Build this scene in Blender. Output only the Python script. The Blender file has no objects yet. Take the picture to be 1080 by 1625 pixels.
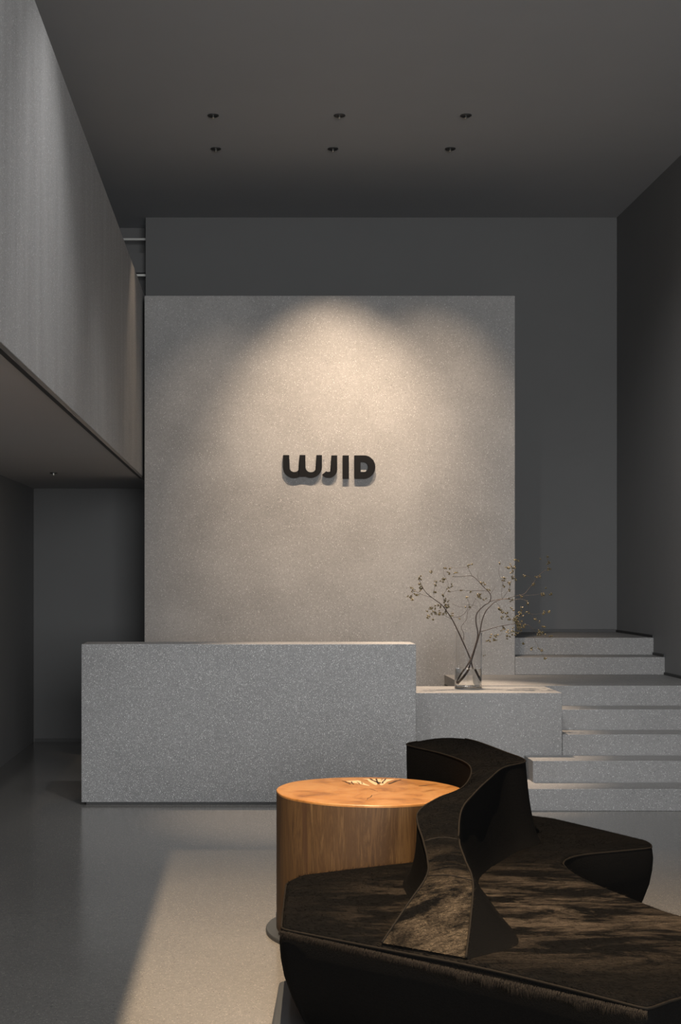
import bpy, bmesh, math, random
from mathutils import Vector, Matrix
random.seed(7)
S = bpy.context.scene
COL = S.collection
PI = math.pi

# ------------------------------------------------------------------ camera
H = 1.55
F = 50.0 / 36.0 * 1625.0          # focal length in pixels of the 1080x1625 frame
VX, VY = 395.0, 915.0             # vanishing point
cam = bpy.data.cameras.new('camera')
cam.sensor_fit = 'VERTICAL'; cam.sensor_height = 36; cam.sensor_width = 24; cam.lens = 50
cam.shift_x = (540 - VX) / 1625.0
cam.shift_y = (VY - 812.5) / 1625.0
cam.clip_end = 100
camo = bpy.data.objects.new('camera', cam); COL.objects.link(camo)
camo.location = (0, 0, H); camo.rotation_euler = (PI / 2, 0, 0)
S.camera = camo

def at(x, y, d):                  # point at depth d seen at pixel x, y
    return Vector(((x - VX) * d / F, d, H - (y - VY) * d / F))

# ------------------------------------------------------------------ world and exposure
S.view_settings.view_transform = 'Standard'; S.view_settings.look = 'None'
S.view_settings.gamma = 1; S.view_settings.exposure = 0.0; S.view_settings.use_curve_mapping = False
W = bpy.data.worlds.new('world'); S.world = W; W.use_nodes = True
W.node_tree.nodes['Background'].inputs[0].default_value = (0.80, 0.88, 1.0, 1)
W.node_tree.nodes['Background'].inputs[1].default_value = 0.10

# ------------------------------------------------------------------ large lights
def light(name, kind, loc, target, energy, color, **kw):
    l = bpy.data.lights.new(name, kind); l.energy = energy; l.color = color
    for k, v in kw.items(): setattr(l, k, v)
    o = bpy.data.objects.new(name, l); COL.objects.link(o); o.location = loc
    o.rotation_euler = (Vector(target) - Vector(loc)).to_track_quat('-Z', 'Y').to_euler()
    return o
WARM = (1.0, 0.755, 0.54); WARM2 = (1.0, 0.73, 0.47); DAY = (0.98, 0.99, 1.0)
# daylight through the shop front behind the camera
light('daylight_window', 'AREA', (1.55, -3.6, 2.5), (.6, 9.0, 1.8), 950, DAY, shape='RECTANGLE', size=3.7, size_y=3.0)
# added lamp over the lounge, out of frame; an added box (below) masks it
for xx, e in ((.10, 260), (.80, 200), (1.9, 170)):      # neutral ceiling downlights of the row that hangs just out of frame
    light('ceiling_and_fill_beam', 'SPOT', (xx, 7.2, 4.86), (xx, 9.5, .4), e, (1.0, .985, .97), spot_size=math.radians(58), spot_blend=1.0, shadow_soft_size=.04)
light('ceiling_and_fill_beam', 'SPOT', (.66, 7.3, 4.86), (3.45, 10.4, 1.7), 400, (1.0, .99, .98), spot_size=math.radians(62), spot_blend=1.0, shadow_soft_size=.05)  # fill beam added to brighten the right wall
light('ceiling_and_fill_beam', 'SPOT', (1.9, 5.4, 4.86), (-.889, 5.6, 2.9), 75, (1.0, .99, .98), spot_size=math.radians(75), spot_blend=1.0, shadow_soft_size=.05)
light('ceiling_and_fill_beam', 'SPOT', (-.18, 6.2, 4.86), (-.30, 6.3, 0), 160, (1.0, .985, .97), spot_size=math.radians(84), spot_blend=.9, shadow_soft_size=.04)
PX, PY, PZ = 0.10, 4.2, 4.84
light('added_patch_beam', 'SPOT', (PX, PY, PZ), (PX+.01, PY, 0), 2800, WARM2, spot_size=math.radians(92), spot_blend=.8, shadow_soft_size=.0025)

# ------------------------------------------------------------------ helpers
def link(name, bm, mat, parent=None, smooth=None, bevel=None):
    me = bpy.data.meshes.new(name)
    bmesh.ops.recalc_face_normals(bm, faces=bm.faces)
    bm.to_mesh(me); bm.free()
    if mat: me.materials.append(mat)
    o = bpy.data.objects.new(name, me); COL.objects.link(o)
    if parent: o.parent = parent; o.matrix_parent_inverse = Matrix.Translation(-parent.location)
    if smooth:
        me.shade_smooth()
        if smooth is not True: me.set_sharp_from_angle(angle=smooth)
    if bevel:
        m = o.modifiers.new('bevel', 'BEVEL'); m.width = bevel; m.segments = 2; m.limit_method = 'ANGLE'
    return o
def empty(name, loc):
    o = bpy.data.objects.new(name, None); COL.objects.link(o); o.location = loc; o.empty_display_size = .1
    return o
def tag(o, label=None, cat=None, group=None, kind=None):
    if label: o['label'] = label
    if cat: o['category'] = cat
    if group: o['group'] = group
    if kind: o['kind'] = kind
    return o
def box(bm, x0, x1, y0, y1, z0, z1):
    v = [bm.verts.new(p) for p in ((x0,y0,z0),(x1,y0,z0),(x1,y1,z0),(x0,y1,z0),(x0,y0,z1),(x1,y0,z1),(x1,y1,z1),(x0,y1,z1))]
    for f in ((0,3,2,1),(4,5,6,7),(0,1,5,4),(1,2,6,5),(2,3,7,6),(3,0,4,7)): bm.faces.new([v[i] for i in f])
    return bm
def boxobj(name, mat, a, parent=None, bevel=None):
    return link(name, box(bmesh.new(), *a), mat, parent, bevel=bevel)
def struct(name, mat, a, bevel=None, label=None):
    o = boxobj(name, mat, a, bevel=bevel); o['kind'] = 'structure'
    if label: o['label'] = label
    return o
def ring(bm, c, r, n=48, z=None):
    return [bm.verts.new((c[0] + r * math.cos(2*PI*i/n), c[1] + r * math.sin(2*PI*i/n), c[2] if z is None else z)) for i in range(n)]
def bridge(bm, a, b, closed=True):
    n = len(a)
    for i in range(n if closed else n - 1):
        j = (i + 1) % n
        bm.faces.new((a[i], a[j], b[j], b[i]))
def lathe(bm, c, prof, n=48, cap0=True, cap1=True):
    rs = [ring(bm, c, r, n, c[2] + z) for r, z in prof]
    for a, b in zip(rs, rs[1:]): bridge(bm, a, b)
    if cap0: bm.faces.new(rs[0][::-1])
    if cap1: bm.faces.new(rs[-1])
    return bm
def catmull(pts, k=6):
    out = []; n = len(pts)
    for i in range(n - 1):
        p0 = pts[max(i-1, 0)]; p1 = pts[i]; p2 = pts[i+1]; p3 = pts[min(i+2, n-1)]
        for j in range(k):
            t = j / k
            out.append(0.5 * ((2*p1) + (p2-p0)*t + (2*p0-5*p1+4*p2-p3)*t*t + (3*p1-p0-3*p2+p3)*t**3))
    out.append(pts[-1].copy())
    return out
def tube(bm, pts, r0, r1, n=6, cap=True, closed=False):
    rs = []; N = len(pts)
    for i, p in enumerate(pts):
        a = pts[(i-1) % N] if closed or i > 0 else p
        b = pts[(i+1) % N] if closed or i < N-1 else p
        t = (b - a)
        t = t.normalized() if t.length > 1e-9 else Vector((0, 0, 1))
        u = t.cross(Vector((0.13, 0.97, 0.21))).normalized(); v = t.cross(u)
        r = r0 + (r1 - r0) * i / max(N-1, 1)
        rs.append([bm.verts.new(p + u*r*math.cos(2*PI*k/n) + v*r*math.sin(2*PI*k/n)) for k in range(n)])
    for a, b in zip(rs, rs[1:]): bridge(bm, a, b)
    if closed: bridge(bm, rs[-1], rs[0])
    elif cap: bm.faces.new(rs[0][::-1]); bm.faces.new(rs[-1])

# ------------------------------------------------------------------ materials
class NT:
    def __init__(s, name):
        s.m = bpy.data.materials.new(name); s.m.use_nodes = True; s.t = s.m.node_tree
        s.b = s.t.nodes['Principled BSDF']; s.c = s.n('ShaderNodeTexCoord')
        s.g = s.n('ShaderNodeNewGeometry')
    def n(s, k, **kw):
        nd = s.t.nodes.new(k)
        for a, v in kw.items():
            if a in ('ins',):
                for i, x in v.items(): nd.inputs[i].default_value = x
            else: setattr(nd, a, v)
        return nd
    def l(s, a, b): s.t.links.new(a, b)
    def mapping(s, scale=(1,1,1), rot=(0,0,0), src=None):
        m = s.n('ShaderNodeMapping'); m.inputs['Scale'].default_value = scale; m.inputs['Rotation'].default_value = rot
        s.l(src or s.c.outputs['Object'], m.inputs['Vector']); return m.outputs[0]
    def noise(s, vec, scale, detail=4, rough=.55, dist=0):
        n = s.n('ShaderNodeTexNoise'); n.inputs['Scale'].default_value = scale; n.inputs['Detail'].default_value = detail
        n.inputs['Roughness'].default_value = rough; n.inputs['Distortion'].default_value = dist
        s.l(vec, n.inputs['Vector']); return n.outputs[0]
    def voro(s, vec, scale, out='Distance', feature='F1'):
        n = s.n('ShaderNodeTexVoronoi', feature=feature); n.inputs['Scale'].default_value = scale
        s.l(vec, n.inputs['Vector']); return n.outputs[out]
    def ramp(s, fac, stops):
        r = s.n('ShaderNodeValToRGB'); e = r.color_ramp.elements
        while len(e) < len(stops): e.new(.5)
        for el, (p, c) in zip(e, stops):
            el.position = p; el.color = (c, c, c, 1) if not hasattr(c, '__len__') else (*c, 1)
        s.l(fac, r.inputs[0]); return r.outputs[0]
    def mix(s, fac, a, b, mode='MIX'):
        m = s.n('ShaderNodeMix', data_type='RGBA', blend_type=mode)
        for sock, v in ((m.inputs[0], fac), (m.inputs[6], a), (m.inputs[7], b)):
            if hasattr(v, 'links') or hasattr(v, 'is_output'): s.l(v, sock)
            else: sock.default_value = v if not hasattr(v, '__len__') or len(v) == 4 else (*v, 1)
        return m.outputs[2]
    def math(s, op, a, b):
        m = s.n('ShaderNodeMath', operation=op)
        for sock, v in ((m.inputs[0], a), (m.inputs[1], b)):
            if hasattr(v, 'is_output'): s.l(v, sock)
            else: sock.default_value = v
        return m.outputs[0]
    def bump(s, h, strength, dist=.01):
        b = s.n('ShaderNodeBump'); b.inputs['Strength'].default_value = strength; b.inputs['Distance'].default_value = dist
        s.l(h, b.inputs['Height']); s.l(b.outputs[0], s.b.inputs['Normal'])
    def set(s, **kw):
        for k, v in kw.items(): 
            i = s.b.inputs[k.replace('_', ' ')]
            if hasattr(v, 'is_output'): s.l(v, i)
            else: i.default_value = v if not hasattr(v, '__len__') or len(v) == 4 else (*v, 1)
        return s.m

def plain(name, col, rough=.5, metal=0.0, var=0.12, spec=.5):
    m = NT(name); n = m.noise(m.c.outputs['Object'], 3.0)
    c = m.mix(n, tuple(x*(1-var) for x in col), tuple(x*(1+var) for x in col))
    return m.set(Base_Color=c, Roughness=rough, Metallic=metal, Specular_IOR_Level=spec)

def terrazzo(name, base, chip, dark, scale, dens, rough, blotch=.18, streak=0, spec=.4):
    """small aggregate: pale chips, dark chips and a cloudy cement matrix"""
    m = NT(name); P = m.c.outputs['Object']
    if streak: cloud = m.noise(m.mapping((5, 5, .6)), 1.6, 5, .6)
    else: cloud = m.noise(P, 1.3, 6, .6)
    fine = m.noise(P, 45, 4, .7)
    b0 = m.mix(cloud, tuple(x*(1-blotch*1.6) for x in base), tuple(x*(1+blotch*1.6) for x in base))
    b1 = m.mix(fine, tuple(.72 for _ in base), tuple(1.28 for _ in base))
    col = m.mix(1.0, b0, b1, 'MULTIPLY')
    for sc, th, c in ((scale, dens, chip), (scale*1.7, dens, chip), (scale*1.15, dens*.45, dark)):
        dv = m.voro(m.mapping((1,1,1), (.3*sc/scale, .2, .5*sc/scale)), sc)
        cv = m.voro(m.mapping((1,1,1), (.3*sc/scale, .2, .5*sc/scale)), sc, 'Color')
        sep = m.n('ShaderNodeSeparateColor'); m.l(cv, sep.inputs[0])
        on = m.ramp(sep.outputs[0], ((th-.02, 1), (th+.02, 0)))
        sz = m.math('MULTIPLY', sep.outputs[1], .30)
        inside = m.math('LESS_THAN', dv, m.math('ADD', sz, .12))
        fac = m.math('MULTIPLY', on, inside)
        fac = m.math('MULTIPLY', fac, m.math('ADD', m.math('MULTIPLY', sep.outputs[2], .7), .3))
        col = m.mix(fac, col, c)
    r = m.mix(fine, (rough*.8,)*3, (rough*1.2,)*3)
    rb = m.n('ShaderNodeRGBToBW'); m.l(r, rb.inputs[0])
    m.bump(fine, .08, .002)
    return m.set(Base_Color=col, Roughness=rb.outputs[0], Specular_IOR_Level=spec)

M = {}
M['floor'] = terrazzo('polished_terrazzo_floor', (.135,.131,.125), (.26,.245,.22), (.05,.05,.048), 120, .35, .17, .10, spec=.5)
M['desk'] = terrazzo('terrazzo_desk', (.170,.170,.170), (.56,.56,.55), (.05,.05,.05), 155, .5, .6, .14, spec=.2)
M['feature'] = terrazzo('terrazzo_feature_wall', (.205,.202,.198), (.40,.40,.39), (.08,.08,.08), 115, .30, .7, .26, spec=.2)
M['step'] = terrazzo('terrazzo_steps', (.17,.168,.166), (.40,.40,.39), (.07,.07,.07), 120, .38, .5, .14, spec=.25)
M['balcony'] = terrazzo('brushed_concrete_balcony', (.235,.235,.235), (.46,.46,.46), (.09,.09,.09), 110, .32, .65, .16, streak=1, spec=.2)
M['paint'] = plain('dark_grey_wall_paint', (.085,.085,.085), .7, 0, .05)
M['ceil'] = plain('grey_ceiling_paint', (.27,.275,.282), .8, 0, .03)
M['soffit'] = plain('lightened_soffit_paint', (.36,.36,.365), .8, 0, .03); M['paint_lightened'] = plain('lightened_side_wall_paint', (.15,.15,.15), .7, 0, .04)  # soffit and side-wall paint lightened in place of missing light
M['black'] = plain('black_skirting', (.012,.012,.012), .5)
M['metal'] = plain('brushed_steel', (.45,.45,.43), .3, 1.0)
M['lens'] = plain('dark_lamp_recess', (.02,.02,.02), .4)
M['letter'] = plain('matt_black_letter', (.0055,.0058,.0065), .75, spec=.08)
M['plate'] = plain('dark_grey_steel_plate', (.045,.05,.055), .45, .3)

# ------------------------------------------------------------------ measures
YB = 13.35; XR = 3.45; XL = -2.02; ZC = 4.92
YW = 11.80                                     # feature wall plane
XB = -0.889; ZB0 = H + .826; ZB1 = H + 2.395     # balcony face and its edges
YF = -3.5

# ------------------------------------------------------------------ structure
struct('floor', M['floor'], (-4.2, XR+.15, YF, 14.2, -.15, 0))
struct('ceiling', M['ceil'], (-4.2, XR+.15, YF, 14.2, ZC, ZC+.15))
struct('wall_back', M['paint'], (-.97, XR, YB, YB+.2, 0, ZC), label='dark grey painted back wall behind the terrazzo wall')
struct('wall_back_lower', M['paint'], (XL, -.97, YB, YB+.2, 0, ZB0))
struct('wall_back_recess', M['paint'], (-4.0, -.97, 13.75, 13.9, ZB0+.12, ZC))
struct('wall_right', M['paint_lightened'], (XR, XR+.15, YF, YB+.2, 0, ZC))
struct('wall_left', M['paint_lightened'], (XL-.15, XL, -3.4, YB+.2, 0, ZB0))
struct('wall_left_upper', M['paint'], (-4.2, -4.0, YF, 14.2, 0, ZC))
struct('wall_center', M['feature'], (-.868, 2.206, YW, YW+.35, 0, H+2.332), bevel=.006, label='tall free-standing grey terrazzo wall carrying the black letters')
struct('wall_balcony', M['balcony'], (XB-.14, XB, -.5, YW+.34, ZB0+.012, ZB1), bevel=.004, label='grey concrete parapet of the upper level')
struct('ceiling_soffit', M['soffit'], (-4.0, XB-.012, -.5, YB+.2, ZB0, ZB0+.14)).location = (0,0,0)
struct('trim_1', M['black'], (XB-.02, XB+.003, -.5, YW-.002, ZB0-.012, ZB0+.010), label='thin dark edge strip along the foot of the parapet')
# upper level floor stops at the recess; skirting strips
struct('baseboard_back', M['black'], (XL+.01, -.97, YB-.012, YB, .0, .03))
struct('baseboard_back_upper', M['black'], (2.21, XR-.012, YB-.012, YB, 1.03, 1.058))
def prism(name, mat, prof, x0, x1, parent=None):
    bm = bmesh.new()
    a = [bm.verts.new((x0, y, z)) for y, z in prof]; b = [bm.verts.new((x1, y, z)) for y, z in prof]
    bridge(bm, a, b); bm.faces.new(a[::-1]); bm.faces.new(b)
    return link(name, bm, mat, parent)
R_ = .147
YS = [9.40, 9.70, 10.0, 10.30, 10.62, YW, YW+.33]
# skirting that climbs the right wall over the landings
for nm, (ya, yb, z) in (('baseboard_right', (YS[6], YB, 7*R_)), ('baseboard_right_middle', (YS[5], YS[6], 6*R_)), ('baseboard_right_lower', (YS[4], YS[5], 5*R_))):
    struct(nm, M['black'], (XR-.012, XR, ya, yb, z, z+.022))
# rails crossing the gap above the upper level
for (y, yy, t, lab) in ((380, 13.5, .010, 'thin pale metal rail high in the dark gap beside the parapet'), (437, 13.5, .010, 'thin pale metal rail low in the dark gap beside the parapet')):
    p = at(210, y, yy)
    bm = bmesh.new(); box(bm, -1.9, -.972, yy-.01, yy+.01, p.z-t, p.z+t)
    o = link('metal_rail', bm, M['metal']); tag(o, lab, 'rail', 'rails in the upper gap')
p = at(210, 403, 13.6); q = at(210, 434, 13.6)
struct('trim_2', M['paint'], (-2.4, -.972, 13.56, 13.75, q.z, p.z), label='grey horizontal beam between the two pale rails')

# ------------------------------------------------------------------ staircase
st = empty('staircase', (2.7, 10.5, 0))
tag(st, 'wide grey terrazzo staircase with landing climbing beside the tall wall', 'stairs')
xl = [1.70, 1.934, 2.202, 2.202, 1.62, 2.206, 2.206]
for i in range(7):
    y1 = YS[i+1] + .02 if i < 6 else YB - .001
    z1 = (i+1) * R_
    x0 = xl[i]
    if i == 0: y1 = 9.99
    if i == 4:     # landing slab: its free left end overhangs a hollow
        x0 = 1.62; o = boxobj('landing', M['step'], (1.62, XR-.001, YS[4], YW-.002, z1-.075, z1), st); continue
    o = boxobj('step', M['step'], (x0, XR-.001, YS[i], y1 - .021, 0 if i < 4 else z1-R_, z1), st, bevel=.004)
boxobj('riser', M['step'], (2.21, XR-.001, YS[4], YW-.004, 0, 5*R_-.075), st)
# bench block in front of landing, from the desk to the stairs
bn = empty('plinth_bench', (1.6, 10.3, 0)); tag(bn, 'low grey terrazzo ledge joining desk and stairs, glass vase on it', 'ledge')
boxobj('body', M['step'], (.6, 2.20, 10.0, 10.6, 0, 5*R_-.002), bn, bevel=.004)

# ------------------------------------------------------------------ reception desk
dk = empty('reception_desk', (0, 9.85, 0)); tag(dk, 'long grey speckled terrazzo reception desk standing before the lettered wall', 'desk')
DY = 9.65; x0 = (129-VX)*DY/F; x1 = (660-VX)*DY/F
boxobj('body', M['desk'], (x0, x1, DY, DY+.34, .018, 1.092), dk, bevel=.004)
boxobj('base_recess', M['black'], (x0+.03, x1-.03, DY+.03, DY+.31, 0, .02), dk)

# ------------------------------------------------------------------ downlights
def downlight(x, y, z, label, group, r=.042):
    e = empty('downlight', (x, y, z)); tag(e, label, 'ceiling light', group)
    bm = bmesh.new(); lathe(bm, (x, y, z), ((r, 0), (r, -.006), (r*.72, -.008), (r*.66, -.002)), 24); link('trim_ring', bm, M['lens'], e, smooth=.6)
    bm = bmesh.new(); lathe(bm, (x, y, z), ((r*.64, -.001), (r*.64, -.005)), 24); link('recess', bm, M['lens'], e)
    bm = bmesh.new(); lathe(bm, (x, y, z), ((r*.25, -.004), (r*.28, -.020), (r*.12, -.026)), 16); link('lamp', bm, M['metal'], e, smooth=.8)
    return e
names = [('left', -.262), ('middle', .66), ('right', 1.583)]
for row, yy in (('nearer', 10.39), ('farther', 11.20)):
    for nm, xx in names:
        downlight(xx, yy, ZC, '%s recessed spotlight of the %s ceiling row' % (nm, row), 'recessed ceiling spotlights')
downlight(at(85, 750, 11.3).x, 11.3, ZB0, 'single recessed spotlight in the low soffit under the balcony', None, .03)
# added box, out of view over the lounge, masking the beam to a rectangle
ph = empty('beam_mask', (PX, PY, ZC)); tag(ph, 'black box added under the ceiling to mask the beam over the lounge', 'ceiling light')
za = PZ-.30; k = .30/PZ
ax0 = PX + (-.44-PX)*k; ax1 = PX + (3.3-PX)*k; ay0 = PY - 3.6*k; ay1 = PY + (8.08-PY)*k
bx0, bx1, by0, by1 = PX-.28, PX+.42, PY-.42, PY+.42
boxobj('mask_flap', M['black'], (bx0, ax0, by0, by1, za-.001, za+.001), ph); boxobj('mask_flap', M['black'], (ax1, bx1, by0, by1, za-.001, za+.001), ph)
boxobj('mask_flap', M['black'], (ax0, ax1, by0, ay0, za-.001, za+.001), ph); boxobj('mask_flap', M['black'], (ax0, ax1, ay1, by1, za-.001, za+.001), ph)
for a in ((bx0-.004, bx0, by0, by1), (bx1, bx1+.004, by0, by1), (bx0, bx1, by0-.004, by0), (bx0, bx1, by1, by1+.004)):
    boxobj('mask_side', M['black'], (*a, za-.001, ZC), ph)
# their light
for xx, e, tz in ((-.262, 170, 1.7), (.66, 950, 2.3), (1.583, 420, 2.1)):
    light('spot_beam', 'SPOT', (xx, 10.39, ZC-.03), (xx*.75+.2, YW, tz), e, WARM, spot_size=math.radians(54), spot_blend=1.0, shadow_soft_size=.03)
light('spot_beam', 'SPOT', (1.583, 11.2, ZC-.03), (1.42, 10.35, .7), 2100, WARM, spot_size=math.radians(30), spot_blend=.8, shadow_soft_size=.03)
light('spot_beam', 'SPOT', (.66, 11.2, ZC-.03), (.66, 11.7, 1.6), 60, WARM, spot_size=math.radians(44), spot_blend=.9, shadow_soft_size=.03)
light('spot_beam', 'SPOT', (-.262, 11.2, ZC-.03), (-.889, 10.75, 3.2), 60, WARM, spot_size=math.radians(34), spot_blend=.9, shadow_soft_size=.03)
light('spot_beam', 'SPOT', (.66, 10.39, ZC-.03), (.45, 9.2, 0), 1200, WARM, spot_size=math.radians(28), spot_blend=.9, shadow_soft_size=.03)

# ------------------------------------------------------------------ sign letters (traced outlines, real thickness)
LD = 11.779
def L(x, y):                        # crop pixel -> wall coordinates
    p = at(430 + x/5.684, 700 + y/5.684, LD); return (p.x, p.z)
def arc(cx, cy, r, a0, a1, n=14, ry=None):
    ry = ry or r
    return [(cx + r*math.cos(math.radians(a0+(a1-a0)*i/n)), cy + ry*math.sin(math.radians(a0+(a1-a0)*i/n))) for i in range(n+1)]
def extrude_letter(name, outer, label, inner=None):
    bm = bmesh.new()
    def loop(pts, y): return [bm.verts.new((L(*p)[0], y, L(*p)[1])) for p in pts]
    yf, yb = LD-.014, LD+.014
    A = loop(outer, yf); B = loop(outer, yb); bridge(bm, A, B)
    if inner:
        C = loop(inner, yf); D = loop(inner, yb); bridge(bm, C, D)
        for P, Q in ((A, C), (B, D)):
            es = []
            for lp in (P, Q):
                for i in range(len(lp)):
                    e = bm.edges.get((lp[i], lp[(i+1) % len(lp)])) or bm.edges.new((lp[i], lp[(i+1) % len(lp)])); es.append(e)
            bmesh.ops.triangle_fill(bm, use_beauty=True, edges=es)
    else:
        bmesh.ops.triangulate(bm, faces=[bm.faces.new(A), bm.faces.new(B[::-1])])
    e = empty(name, (L(*outer[0])[0], YW, L(*outer[0])[1]-.1)); tag(e, label, 'letter', 'black sign letters on the terrazzo wall')
    link('letter_face', bm, M['letter'], e)
    xs = [L(*p)[0] for p in outer]; zs = [L(*p)[1] for p in outer]
    for fx in ((.12, .88) if max(xs)-min(xs) > .1 else (.5,)):
        xx = min(xs) + fx*(max(xs)-min(xs)); zz = max(zs) - .035
        bm = bmesh.new(); rr = []
        for yy in (LD+.013, YW+.001):
            rr.append([bm.verts.new((xx+.004*math.cos(k*PI/3), yy, zz+.004*math.sin(k*PI/3))) for k in range(6)])
        bridge(bm, rr[0], rr[1]); link('standoff_pin', bm, M['metal'], e)
w = [(108,127),(162,127),(162,232)] + arc(209.5,232,47.5,180,0)[1:-1] + [(257,232),(257,127),(308,127),(308,232)] + arc(358,232,50,180,0)[1:-1] + [(408,232),(408,127),(458,127),(458,232)] + arc(358,232,100,0,118)[1:] + arc(209.5,232,101.5,62,180)[0:-1] + [(108,232)]
extrude_letter('sign_letter', w, 'black raised letter W like two joined U shapes, first on the wall')
j = [(543,130),(595,130),(595,256)] + arc(519,256,76,0,142)[1:] + arc(515,250,29,130,0)[0:] + [(543,250)]
extrude_letter('sign_letter', j, 'black raised letter J, hooked and small, between W and I')
extrude_letter('sign_letter', [(645,130),(700,130),(700,340),(645,340)], 'black raised letter I, a plain upright bar')
dd = [(750,130)] + arc(838,235,100,-90,90,20,105) + [(750,340)]
di = [(805,190)] + arc(832,235,43,-90,90,12,45) + [(805,280)]
extrude_letter('sign_letter', dd, 'black raised letter D, rounded, last on the wall', di)

# ------------------------------------------------------------------ log side table
TC = Vector((.525, 6.21, 0)); TR = .408; TZ = .617
def wood_top():
    m = NT('honey_wood_end_grain'); P = m.mapping((1,1,.01))
    vm = m.n('ShaderNodeVectorMath', operation='LENGTH'); m.l(P, vm.inputs[0])
    n1 = m.noise(P, 6, 6, .65, .6)
    rr = m.math('ADD', m.math('MULTIPLY', vm.outputs['Value'], 70), m.math('MULTIPLY', n1, 9))
    ringv = m.math('SINE', rr, 0)
    c = m.ramp(n1, ((.32, (.12,.05,.014)), (.46, (.27,.125,.036)), (.58, (.32,.165,.058)), (.72, (.17,.07,.019))))
    c2 = m.mix(m.math('MULTIPLY', m.math('ADD', ringv, 1.0), .09), c, (.25,.09,.025))
    return m.set(Base_Color=c2, Roughness=.42, Specular_IOR_Level=.3, Coat_Weight=.0)
def wood_side():
    m = NT('brown_wood_long_grain')
    n1 = m.noise(m.mapping((11, 11, 1.0)), 1.3, 8, .68, .9); n2 = m.noise(m.mapping((70, 70, 2.0)), 1.5, 3, .6)
    n3 = m.noise(m.mapping((9, 9, .25)), 1.4, 2, .5)
    c = m.ramp(n1, ((.34, (.022,.012,.005)), (.44, (.085,.048,.018)), (.53, (.042,.023,.009)), (.64, (.12,.072,.030))))
    c = m.mix(m.math('MULTIPLY', n2, .7), c, (.05,.026,.013))
    cr = m.ramp(n3, ((.30, 1), (.325, 0)))
    c = m.mix(m.math('MULTIPLY', cr, .7), c, (.04,.02,.01))
    m.bump(n2, .25, .004)
    return m.set(Base_Color=c, Roughness=.6, Specular_IOR_Level=.25)
M['wtop'] = wood_top(); M['wside'] = wood_side()
M['crack'] = plain('dark_wood_crack', (.035,.018,.009), .6); M['sap'] = plain('pale_sapwood', (.62,.42,.24), .4)
def contour(a):                    # slightly uneven round of the log
    return 1 + .006*math.sin(3*a+.6) + .004*math.sin(5*a+1.9) + .002*math.sin(11*a)
def logring(bm, k, z, n=120): return [bm.verts.new((k*TR*contour(2*PI*i/n)*math.cos(2*PI*i/n), k*TR*contour(2*PI*i/n)*math.sin(2*PI*i/n), z)) for i in range(n)]
tb = empty('side_table', TC); tag(tb, 'round log side table with honey orange top beside the black sofa', 'table')
def put(name, bm, mat, smooth=True):
    me = bpy.data.meshes.new(name); bmesh.ops.recalc_face_normals(bm, faces=bm.faces); bm.to_mesh(me); bm.free(); me.materials.append(mat)
    o = bpy.data.objects.new(name, me); COL.objects.link(o); o.parent = tb
    if smooth: me.shade_smooth(); me.set_sharp_from_angle(angle=.6)
    return o
bm = bmesh.new(); r = [logring(bm, 1, z) for z in (.018, .2, .4, TZ-.010)]
for a, b in zip(r, r[1:]): bridge(bm, a, b)
bm.faces.new(r[0][::-1]); bm.faces.new(r[-1]); put('trunk', bm, M['wside'])
bm = bmesh.new(); r = [logring(bm, k, z) for k, z in ((1, TZ-.0099), (1, TZ-.003), (.994, TZ))]
for a, b in zip(r, r[1:]): bridge(bm, a, b)
bm.faces.new(r[0][::-1]); bm.faces.new(r[-1]); put('tabletop', bm, M['wtop'])
bm = bmesh.new(); lathe(bm, (0,0,0), ((.452, 0), (.452, .014), (.449, .018)), 64); put('base_plate', bm, M['plate'])
def topq(px, py):                  # table-top point seen at a pixel, in table coordinates
    d = (H - TZ) * F / (py - VY); return Vector(((px-VX)*d/F, d, 0)) - TC
def wedge(bm, a, b, wa, wb, z):
    a = topq(*a); b = topq(*b); t = (b-a); n = 7; jl = []; jr = []
    s = Vector((-t.y, t.x, 0)).normalized()
    for i in range(n):
        k = i/(n-1); p = a + t*k + s*random.uniform(-.003, .003); w_ = (wa + (wb-wa)*k)*random.uniform(.75, 1.2)
        jl.append(bm.verts.new((p.x+s.x*w_, p.y+s.y*w_, z))); jr.append(bm.verts.new((p.x-s.x*w_, p.y-s.y*w_, z)))
    for i in range(n-1): bm.faces.new((jl[i], jl[i+1], jr[i+1], jr[i]))
for q in (((596,1246), (592,1236), .004, .045), ((604,1246), (615,1236.5), .004, .03), ((585,1247),(558,1239),.004,.035)):
    bm = bmesh.new(); wedge(bm, *q, TZ+.0004); put('sapwood_patch', bm, M['sap'], False)
for a, b, wa, wb in (((603,1243.5),(586,1235.8),.009,.005), ((600,1244.5),(597,1236),.003,.004), ((606,1243.5),(611,1235.6),.003,.004), ((616,1244),(636,1237),.007,.003),
                     ((556,1244.5),(543,1239),.006,.003), ((561,1244.8),(556,1240),.004,.002), ((570,1244.5),(566,1241),.003,.002), ((575,1244.5),(573,1241),.002,.002),
                     ((664,1247.5),(694,1244.6),.006,.001), ((586,1252),(600,1256),.002,.001), ((590,1262),(582,1269),.002,.001)):
    bm = bmesh.new(); wedge(bm, a, b, wa, wb, TZ+.0008); put('crack', bm, M['crack'], False)

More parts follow.
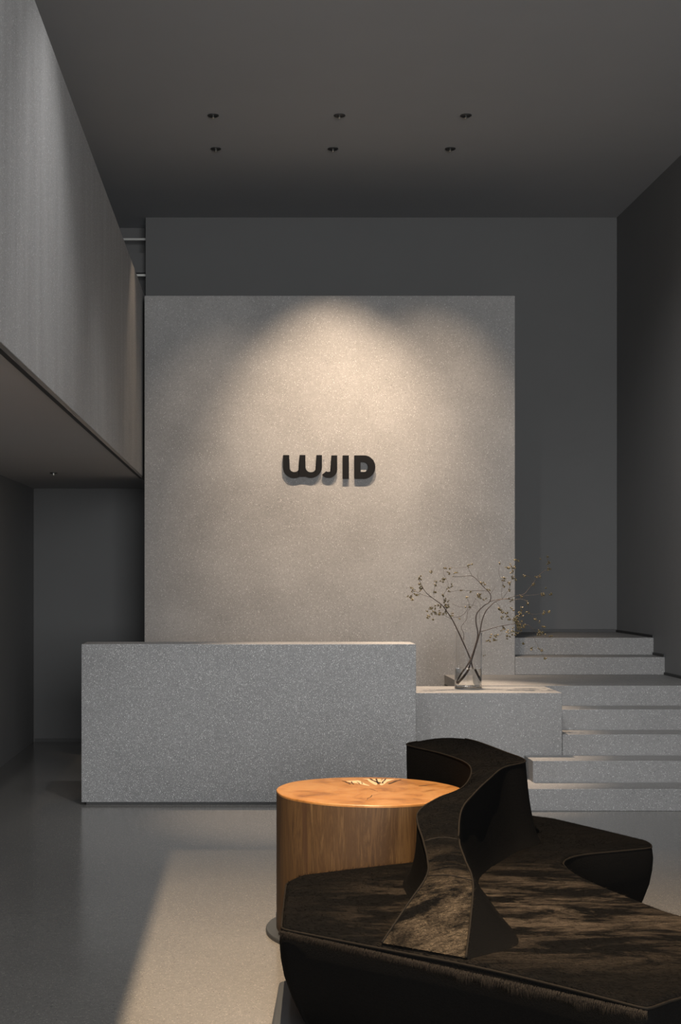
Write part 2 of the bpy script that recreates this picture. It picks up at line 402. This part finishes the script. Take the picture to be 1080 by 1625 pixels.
# ------------------------------------------------------------------ sofa
def hide(name, brown, amt, centre=None, rad=1, soft=.5):
    """black coat with brown flecks; the brown gathers at one centre, partly painted light"""
    m = NT(name); P = m.c.outputs['Object']
    big = m.noise(m.mapping((1.0, 2.6, 2.0), (0,0,.25)), 3.0, 6, .68, .5)
    fib = m.noise(m.mapping((16, 120, 80), (0,0,.45)), 1.5, 5, .75, .6)
    spk = m.noise(P, 260, 2, .7)
    mask = m.ramp(big, ((amt, 0), (amt+.14, 1)))
    if centre:
        vm = m.n('ShaderNodeVectorMath', operation='DISTANCE'); vm.inputs[1].default_value = centre; m.l(P, vm.inputs[0])
        dd = m.math('ADD', vm.outputs['Value'], m.math('MULTIPLY', m.math('SUBTRACT', big, .5), .5))
        pm = m.ramp(m.math('DIVIDE', dd, rad*(1+soft)), ((1/(1+soft)*(1-soft), 1), (1, .035)))
        mask = m.math('MULTIPLY', mask, pm)
    mk = m.math('MULTIPLY', mask, m.math('MAXIMUM', m.math('SUBTRACT', m.math('MULTIPLY', fib, 2.6), .75), .0))
    col = m.mix(mk, (.0022,.0021,.0020), brown)
    col = m.mix(m.math('MULTIPLY', m.ramp(spk, ((.60, 0), (.70, 1))), m.math('MULTIPLY', mask, .5)), col, tuple(x*2.6 for x in brown))
    m.bump(m.math('ADD', fib, m.math('MULTIPLY', spk, .5)), .6, .008)
    return m.set(Base_Color=col, Roughness=.8, Specular_IOR_Level=.05)
M['hide'] = hide('black_and_brown_cowhide', (.078,.062,.046), .45, (1.05, 4.85, .42), .55, .6)
M['hide_side'] = hide('black_cowhide', (.004,.004,.004), .7)
M['hide_back'] = hide('brown_black_cowhide', (.072,.056,.038), .44, (.60, 4.35, .48), .42, .5)
M['pipe'] = plain('dark_brown_piping', (.008,.0063,.0045), .8, spec=.1)
M['fur'] = plain('black_brown_hair', (.007,.0055,.0042), .7, 0, .8, .1)

out = [(.10,4.61,1),(.41,4.36,0),(.635,4.19,0),(.85,3.98,0),(1.05,3.75,1),(1.17,3.86,0),(1.50,4.05,0),(1.70,4.28,0),(1.63,4.52,0),(1.438,4.74,0),(1.375,4.94,0),(1.30,5.19,0),(1.252,5.40,0),
       (1.243,5.56,0),(1.25,5.67,0),(1.295,5.77,0),(1.38,5.85,0),(1.55,5.92,0),(1.70,5.99,1),(1.72,6.09,1),(1.59,6.36,0),(1.43,6.67,1),(1.34,6.74,0),(1.27,6.98,0),(1.10,7.22,1),(.84,7.16,1),(.80,6.98,0),
       (.88,6.62,0),(.92,6.25,0),(.87,5.93,0),(.76,5.70,0),(.61,5.63,0),(.40,5.52,0),(.19,5.40,1),(.135,5.29,1)]
def rounded(pts):
    # corner flag 1 keeps the corner tight, others are smoothed
    P = []
    n = len(pts)
    for i in range(n):
        p = Vector(pts[i][:2]); a = Vector(pts[i-1][:2]); b = Vector(pts[(i+1) % n][:2])
        if pts[i][2]:
            k = .022
            P += [p + (a-p).normalized()*k, p + (a-p).normalized()*k*.3 + (b-p).normalized()*k*.3, p + (b-p).normalized()*k]
        else: P.append(p)
    # chaikin
    for _ in range(2):
        Q = []
        for i in range(len(P)):
            a = P[i]; b = P[(i+1) % len(P)]; Q += [a*.75+b*.25, a*.25+b*.75]
        P = Q
    # resample
    L_ = [0]; n = len(P)
    for i in range(n): L_.append(L_[-1] + (P[(i+1) % n]-P[i]).length)
    N = 420; R = []; i = 0
    for k in range(N):
        s = L_[-1]*k/N
        while L_[i+1] < s: i += 1
        t = (s-L_[i])/max(L_[i+1]-L_[i], 1e-9); R.append(P[i].lerp(P[(i+1) % n], t))
    return R
OUT = rounded(out)
NRM = []
for i in range(len(OUT)):
    t = OUT[(i+2) % len(OUT)] - OUT[i-2]; NRM.append(Vector((-t.y, t.x)).normalized())   # inward for counter-clockwise
ZS = .42
sf = empty('sofa', (.9, 5.3, 0)); tag(sf, 'sculptural black cowhide sofa with a winding backrest ridge, in the foreground', 'sofa')
def body_ring(bm, inset, z): return [bm.verts.new((p.x+n.x*inset, p.y+n.y*inset, z)) for p, n in zip(OUT, NRM)]
bm = bmesh.new()
prof = [(.125, .030), (.105, .06), (.072, .11), (.038, .18), (.012, .25), (0, .31), (-.004, .36), (0, .395), (.003, .405)]
rs = [body_ring(bm, *p) for p in prof]
for a, b in zip(rs, rs[1:]): bridge(bm, a, b)
bm.faces.new(rs[0][::-1])
link('body', bm, M['hide_side'], sf, smooth=True)
bm = bmesh.new()
rs = [body_ring(bm, *p) for p in ((.003, .4045), (.008, .414), (.018, .4195), (.03, ZS))]
for a, b in zip(rs, rs[1:]): bridge(bm, a, b)
f = bm.faces.new(rs[-1]); bmesh.ops.triangulate(bm, faces=[f])
link('seat', bm, M['hide'], sf, smooth=True)
bm = bmesh.new(); tube(bm, [Vector((p.x+n.x*.003, p.y+n.y*.003, .407)) for p, n in zip(OUT, NRM)], .004, .004, 6, closed=True)
link('seat_piping', bm, M['pipe'], sf, smooth=True)

# backrest stations: left base, left top, right top, right base (x, y, z)
def V3(*a): return Vector(a)
ST = [
 (V3(.405,4.375,.412), V3(.408,4.372,.424), V3(.640,4.200,.424), V3(.665,4.195,.412)),
 (V3(.455,4.49,.415), V3(.500,4.500,.510), V3(.680,4.360,.510), V3(.810,4.320,.415)),
 (V3(.520,4.64,.415), V3(.575,4.610,.578), V3(.712,4.530,.580), V3(.850,4.450,.415)),
 (V3(.545,4.80,.415), V3(.600,4.790,.600), V3(.722,4.760,.603), V3(.850,4.780,.415)),
 (V3(.555,4.98,.415), V3(.610,4.980,.622), V3(.735,4.980,.628), V3(.850,5.000,.415)),
 (V3(.560,5.23,.415), V3(.618,5.230,.675), V3(.780,5.230,.688), V3(.850,5.250,.415)),
 (V3(.620,5.50,.415), V3(.715,5.430,.700), V3(.860,5.430,.722), V3(.910,5.450,.415)),
 (V3(.765,5.71,.415), V3(.835,5.620,.710), V3(.960,5.680,.742), V3(1.00,5.640,.415)),
 (V3(.890,5.96,.415), V3(.920,5.900,.728), V3(1.06,5.930,.752), V3(1.11,5.850,.415)),
 (V3(.935,6.22,.415), V3(.945,6.180,.738), V3(1.195,6.150,.752), V3(1.245,6.060,.415)),
 (V3(.890,6.52,.415), V3(.880,6.500,.740), V3(1.160,6.480,.752), V3(1.235,6.450,.415)),
 (V3(.780,6.84,.415), V3(.758,6.830,.740), V3(1.105,6.850,.752), V3(1.19,6.870,.415)),
 (V3(.835,6.99,.415), V3(.830,6.975,.742), V3(1.060,7.020,.750), V3(1.11,7.070,.415)),
]
cols = [catmull([s[i] for s in ST], 7) for i in range(4)]
bmL, bmT, bmR = bmesh.new(), bmesh.new(), bmesh.new()
def side_prof(base, top, bulge=0):
    """concave flare at the foot, then nearly upright, soft at the upper edge"""
    out_ = []
    for k in range(9):
        t = k/8; h_ = t; f_ = (1 - (1-t)**2.4)*(1-bulge) + (t**1.9)*bulge
        p = base.lerp(top, f_); p.z = base.z + (top.z-base.z)*(h_**1.35 if t < 1 else 1)
        out_.append(p)
    return out_
Lr, Tr, Rr = [], [], []
for si, (lb, lt, rt, rb) in enumerate(zip(*cols)):
    Lr.append([bmL.verts.new(p) for p in side_prof(lb, lt)])
    top = []
    for k in range(7):
        t = k/6; p = lt.lerp(rt, t); p.z += .010*math.sin(PI*t)*min(1, (lt.z-.42)/.1); top.append(p)
    Tr.append([bmT.verts.new(p) for p in top])
    Rr.append([bmR.verts.new(p) for p in side_prof(rb, rt, max(.3, min(.55, (24-si)/14)))])
for bm_, R in ((bmL, Lr), (bmT, Tr), (bmR, Rr)):
    for a, b in zip(R, R[1:]): bridge(bm_, a, b, closed=False)
# far end cap on the right-hand mesh
e = [v.co.copy() for v in Lr[-1]] + [v.co.copy() for v in Tr[-1]][1:-1] + [v.co.copy() for v in Rr[-1]][::-1]
bmR.faces.new([bmR.verts.new(p) for p in e])
link('backrest_left_side', bmL, M['hide_side'], sf, smooth=True)
link('backrest_top', bmT, M['hide_back'], sf, smooth=True)
link('backrest_right_side', bmR, M['hide_side'], sf, smooth=True)
for i, nm in ((1, 'backrest_piping'), (2, 'backrest_piping')):
    bm = bmesh.new(); tube(bm, [p + Vector((0,0,.001)) for p in cols[i][:-1]], .0035, .0035, 6); link(nm, bm, M['pipe'], sf, smooth=True)
for k, kb in ((2, 2), (4, 4), (8, 9)):
    a = ST[k][1]; b = ST[kb][2]
    bm = bmesh.new(); tube(bm, [a.lerp(b, t/8) + Vector((0,0,.011*math.sin(PI*t/8))) for t in range(9)], .003, .003, 6); link('cross_seam', bm, M['pipe'], sf, smooth=True)
# short coat: fine hair strands lying on the hide
def fur(name, faces, mat, count, ln, lift):
    rnd = random.Random(3); area = [f.calc_area() for f in faces]; bm = bmesh.new()
    tris = rnd.choices(faces, weights=area, k=count)
    for f in tris:
        vs = [v.co for v in f.verts]
        if len(vs) == 4 and rnd.random() < .5: vs = [vs[0], vs[2], vs[3]]
        a, b = rnd.random(), rnd.random()
        if a + b > 1: a, b = 1-a, 1-b
        p = vs[0] + (vs[1]-vs[0])*a + (vs[2]-vs[0])*b; n = f.normal if f.normal.z > -.3 else -f.normal
        d = Vector((rnd.gauss(.75, .45), rnd.gauss(-.5, .45), rnd.gauss(-.15, .1))); d = (d - n*d.dot(n)).normalized()
        w_ = d.cross(n).normalized()*.0007; l_ = rnd.uniform(.5, 1)*ln
        bm.faces.new([bm.verts.new(q) for q in (p-w_, p+w_, p+d*l_+n*l_*lift)])
    me = bpy.data.meshes.new(name); bm.to_mesh(me); bm.free(); me.materials.append(mat)
    o = bpy.data.objects.new(name, me); COL.objects.link(o); o.parent = sf; o.matrix_parent_inverse = Matrix.Translation(-sf.location); o['kind'] = 'stuff'
for nm, src, ct, ln in (('seat_fur', 'seat', 60000, .022), ('backrest_fur', 'backrest_top', 22000, .014)):
    me = bpy.data.objects[src].data; bm0 = bmesh.new(); bm0.from_mesh(me); bm0.faces.ensure_lookup_table(); bm0.normal_update()
    fur(nm, list(bm0.faces), me.materials[0], ct, ln, .30); bm0.free()
# longer hair hanging over the front edge
rnd = random.Random(5); bm = bmesh.new()
for _ in range(5200):
    t = rnd.random(); p = Vector((.10,4.61,0)).lerp(Vector((1.05,3.75,0)), t); n2 = Vector((-.67,-.74,0))
    p += n2*.002; p.z = .402 + rnd.uniform(-.006,.004); clump = .55 + .45*math.sin(t*63+math.sin(t*21)*2)
    l_ = rnd.uniform(.008,.018) + (.022*clump*rnd.random() if .45 < t < .97 else 0)
    d = Vector((.30 + rnd.gauss(0,.2), -.28 + rnd.gauss(0,.15), -1.0)).normalized(); q = p + d*l_*.5 + n2*.006; e_ = p + d*l_ + n2*.008
    w_ = Vector((.0007,-.0006,0)); a = [bm.verts.new(v) for v in (p-w_, p+w_, q+w_*.8, q-w_*.8)]; bm.faces.new(a); bm.faces.new((a[3], a[2], bm.verts.new(e_)))
o = link('edge_fur', bm, M['fur'], sf); o['kind'] = 'stuff'
# floor plate under sofa
bm = bmesh.new()
pl = [(.112,5.33),(.15,5.375),(1.45,5.6),(1.45,4.2),(.95,4.0),(.06,4.62)]
a = [bm.verts.new((x,y,0)) for x,y in pl]; b = [bm.verts.new((x,y,.032)) for x,y in pl]
bridge(bm, a, b); bm.faces.new(a[::-1]); bm.faces.new(b); link('base_plate', bm, M['plate'], sf, bevel=.01)

# ------------------------------------------------------------------ vase, water and branches
def glass(name, col, ior, rough=0):
    m = NT(name); m.set(Base_Color=col, Roughness=rough, IOR=ior, Transmission_Weight=1.0); return m.m
M['glass'] = glass('clear_glass', (1,1,1), 1.45); M['water'] = glass('water', (.99,1,.99), 1.33)
VD = 10.42; vc = at(742.5, 1090, VD); vz = 5*R_ - .002; vr = 21.5*VD/F; vh = (1091-1003)*VD/F
va = empty('glass_vase', (vc.x, VD, vz)); tag(va, 'tall clear glass cylinder vase holding branches on the terrazzo ledge', 'vase')
bm = bmesh.new(); lathe(bm, (vc.x, VD, vz+.0005), ((vr-.004, 0), (vr, .004), (vr, vh), (vr-.0035, vh), (vr-.0035, .016), (vr-.008, .012)), 64); link('vase_glass', bm, M['glass'], va, smooth=.6)
bm = bmesh.new(); lathe(bm, (vc.x, VD, vz), ((vr-.0095, .0135), (vr-.0037, .0175), (vr-.0037, .145)), 64); wt = link('water', bm, M['water'], va, smooth=.6)
M['bark'] = plain('dark_brown_bark', (.045,.028,.020), .7); M['leaf'] = plain('olive_gold_pods', (.095,.072,.028), .6, 0, .7)
def B(x, y, dd=0): return at(620 + x/3.857, 860 + y/3.857, VD + dd)
def leafbit(bm, p, s):
    d = Vector((random.uniform(-1,1), random.uniform(-1,1), random.uniform(-1,1))).normalized()
    u = d.cross(Vector((0,0,1))).normalized()
    if u.length < .1: u = Vector((1,0,0))
    v = d.cross(u)
    rs = []
    for k, r in ((0, .05), (.3, .42), (.65, .5), (1, .06)):
        c = p + d*s*(k-.5) + v*s*.35*math.sin(PI*k)
        rs.append([bm.verts.new(c + u*s*r*math.cos(q*PI/2.5)+ v*s*r*.45*math.sin(q*PI/2.5)) for q in range(5)])
    for a, b in zip(rs, rs[1:]): bridge(bm, a, b)
    bm.faces.new(rs[0][::-1]); bm.faces.new(rs[-1])
def branch(label, stems, clusters):
    base = Vector((vc.x, VD, vz+.02)); e = empty('branch', base); tag(e, label, 'branch', 'branches in the vase')
    bm = bmesh.new()
    for pts, r0, r1 in stems: tube(bm, catmull([B(*p) for p in pts], 4), r0, r1, 6)
    link('twigs', bm, M['bark'], e, smooth=True)
    for x, y, n, s, dd in clusters:
        c0 = B(x, y, dd); bm = bmesh.new(); bmt = bmesh.new()
        for _ in range(n):
            q = B(x + random.gauss(0, s), y + random.gauss(0, s), dd + random.uniform(-.03, .03))
            for _ in range(3): leafbit(bm, q + Vector((random.uniform(-.006,.006), random.uniform(-.006,.006), random.uniform(-.006,.006))), random.uniform(.008, .016))
            # fine twig tying pods to the cluster
            tube(bmt, [c0, q], .0009, .0007, 4)
        me2 = bpy.data.meshes.new('t'); bmt.to_mesh(me2); bmt.free(); k0 = len(bm.faces); bm.from_mesh(me2); bpy.data.meshes.remove(me2)
        bm.faces.ensure_lookup_table()
        for f in bm.faces[k0:]: f.material_index = 1
        o = link('pod_cluster', bm, M['leaf'], e, smooth=True); o.data.materials.append(M['bark'])
branch('bare dark branch leaning left out of the vase, olive pods at its tip',
  [([(530,868,.03),(505,790,.02),(485,715,.01),(440,610,0),(405,535,-.02),(375,475,-.03),(345,430,-.05),(310,385,-.07),(250,340,-.1),(215,310,-.11),(190,270,-.12),(170,225,-.12)], .0062, .0016),
   ([(250,340,-.1),(190,322,-.11),(140,300,-.12),(125,345,-.12)], .0018, .001),
   ([(375,475,-.03),(320,448,-.04),(240,432,-.05)], .0018, .001), ([(310,385,-.07),(270,395,-.06),(235,400,-.05)], .0012, .0008),
   ([(345,430,-.05),(325,370,-.04),(318,315,-.02)], .0016, .001), ([(318,330,-.02),(350,260,0),(320,190,0),(335,155,0)], .001, .0008),
   ([(265,340,-.1),(262,300,-.1),(285,240,-.1)], .001, .0008),
   ([(380,463,-.03),(425,455,-.01),(460,425,0),(478,380,.01),(465,345,.02)], .0018, .001),
   ([(445,600,0),(445,560,.01),(430,520,.02),(462,475,.03),(470,425,.04),(495,395,.05),(520,345,.05)], .0022, .001),
   ([(375,378,0),(430,400,0),(480,385,.01),(530,395,.02)], .001, .0008)],
  [(175,215,4,9,-.12),(170,250,4,9,-.12),(140,290,5,11,-.12),(185,290,4,11,-.12),(165,318,4,12,-.12),(122,330,3,8,-.12),(128,352,2,5,-.12),(100,330,1,2,-.12),
   (245,405,5,9,-.05),(265,430,6,11,-.05),(295,440,5,9,-.05),(240,440,3,7,-.05),(225,465,3,5,-.05),(252,470,2,3,-.05),(285,395,4,8,-.05),(345,405,5,10,-.04),(320,440,5,9,-.04),(330,355,6,9,-.03),(345,385,4,8,-.03),
   (372,448,4,7,-.03),(265,315,2,4,-.1),(312,325,2,6,-.04),(272,262,2,5,-.1),(283,238,2,5,-.1),(247,180,2,3,-.08),(420,470,1,3,0),(465,345,2,5,.02),(470,400,3,8,.02)])
branch('twisting dark branch rising upright from the vase, reaching both ways',
  [([(400,862,-.05),(445,790,-.03),(487,720,0),(515,640,.01),(532,565,.02),(520,490,.03),(527,435,.03),(570,390,.04),(604,365,.05),(608,320,.06),(562,270,.06),(500,210,.05),(440,212,.03),(380,212,.02)], .0065, .0014),
   ([(500,210,.05),(478,175,.05),(470,150,.05),(492,136,.05)], .0014, .0009), ([(470,150,.05),(420,160,.04),(360,155,.03)], .001, .0007),
   ([(600,302,.06),(540,298,.04),(480,300,.02),(420,295,0),(350,310,-.02)], .0018, .0009), ([(540,240,.06),(530,210,.07),(535,185,.08)], .001, .0007),
   ([(604,365,.05),(640,355,.07),(680,350,.08),(720,345,.09),(765,330,.1),(815,318,.12),(868,255,.14),(920,190,.15),(962,160,.16),(955,95,.16)], .0028, .001),
   ([(608,320,.06),(625,295,.06),(640,270,.07)], .0012, .0008), ([(680,350,.08),(678,290,.09),(690,220,.1)], .0012, .0008),
   ([(680,350,.08),(725,280,.09),(745,200,.1),(770,110,.1)], .0014, .0008), ([(868,255,.14),(850,215,.13),(815,208,.12)], .001, .0007), ([(690,270,.09),(660,190,.09),(667,130,.09)], .0009, .0006)],
  [(332,155,3,4,.03),(358,155,2,4,.03),(350,185,3,6,.02),(400,188,3,4,.02),(325,225,4,9,.01),(320,240,2,6,.01),(372,262,3,6,0),(350,290,3,8,0),(380,212,1,4,0),(475,148,3,4,.05),(495,138,1,3,.05),(428,290,2,6,0),(483,302,1,2,.02),
   (555,255,4,10,.06),(600,290,2,5,.06),(540,320,5,9,.04),(530,330,4,9,.04),(560,350,3,9,.04),(770,110,4,7,.1),(740,160,5,11,.1),(715,160,3,7,.1),(757,150,3,5,.1),(735,185,2,4,.1),(690,225,5,9,.1),(745,215,5,10,.1),(725,255,4,7,.1),(765,225,2,4,.1),(690,270,2,4,.1),(722,295,2,3,.1),
   (820,210,3,7,.12),(868,257,4,5,.14),(905,205,4,8,.15),(965,165,4,4,.16),(967,125,3,4,.16),(957,92,2,4,.16),(910,108,1,3,.16),(667,128,1,3,.09),(797,330,3,5,.11),(740,355,4,7,.09)])
branch('dark branch leaning right from the vase, pods hanging before the stairs',
  [([(430,868,.05),(470,790,.03),(500,700,.01),(528,610,-.01),(545,548,-.02),(558,480,-.02),(580,425,-.03),(606,395,-.04),(640,365,-.05),(690,350,-.06),(745,356,-.07)], .0065, .0018),
   ([(545,550,-.02),(590,538,-.04),(640,522,-.06),(700,510,-.08),(745,503,-.1),(800,500,-.12),(850,515,-.12),(905,570,-.13),(975,580,-.13)], .0028, .0009),
   ([(640,525,-.06),(680,560,-.07),(630,590,-.06)], .0009, .0007), ([(745,356,-.07),(800,350,-.08),(838,372,-.1),(845,425,-.1),(880,465,-.1),(935,535,-.11)], .0014, .0008),
   ([(545,505,-.02),(542,430,-.02),(545,380,0),(510,340,.02)], .001, .0007), ([(640,365,-.05),(670,400,-.06),(710,450,-.07),(770,500,-.1)], .0012, .0008),
   ([(850,515,-.12),(880,600,-.12),(940,710,-.13)], .0009, .0006), ([(800,330,-.1),(870,325,-.1),(925,318,-.1)], .0009, .0007), ([(845,440,-.1),(900,440,-.1),(970,428,-.1)], .0009, .0006)],
  [(665,405,5,7,-.06),(680,430,5,8,-.07),(705,440,4,7,-.07),(725,470,5,10,-.08),(690,460,3,7,-.07),(740,410,3,8,-.08),(775,490,14,15,-.1),(785,515,10,12,-.1),(760,470,7,12,-.1),(745,545,5,9,-.1),(770,550,5,9,-.1),(690,525,4,7,-.08),(715,550,3,6,-.08),(710,580,4,8,-.08),
   (610,575,3,5,-.06),(645,578,4,6,-.06),(595,605,4,5,-.06),(632,600,4,5,-.06),(838,370,3,6,-.1),(925,318,6,7,-.1),(950,280,1,3,-.1),(978,318,4,5,-.1),(935,432,4,5,-.1),(968,427,3,4,-.1),(880,465,3,7,-.1),(915,485,1,3,-.1),(905,560,6,10,-.13),(938,520,3,5,-.12),(930,555,3,7,-.12),(975,580,3,5,-.13),
   (810,620,3,3,-.1),(860,657,3,4,-.1),(915,655,4,7,-.12),(943,712,2,4,-.13),(835,430,2,7,-.1),(800,420,4,14,-.1),(790,450,5,12,-.1),(570,693,1,2,-.05),(820,500,5,12,-.1)])
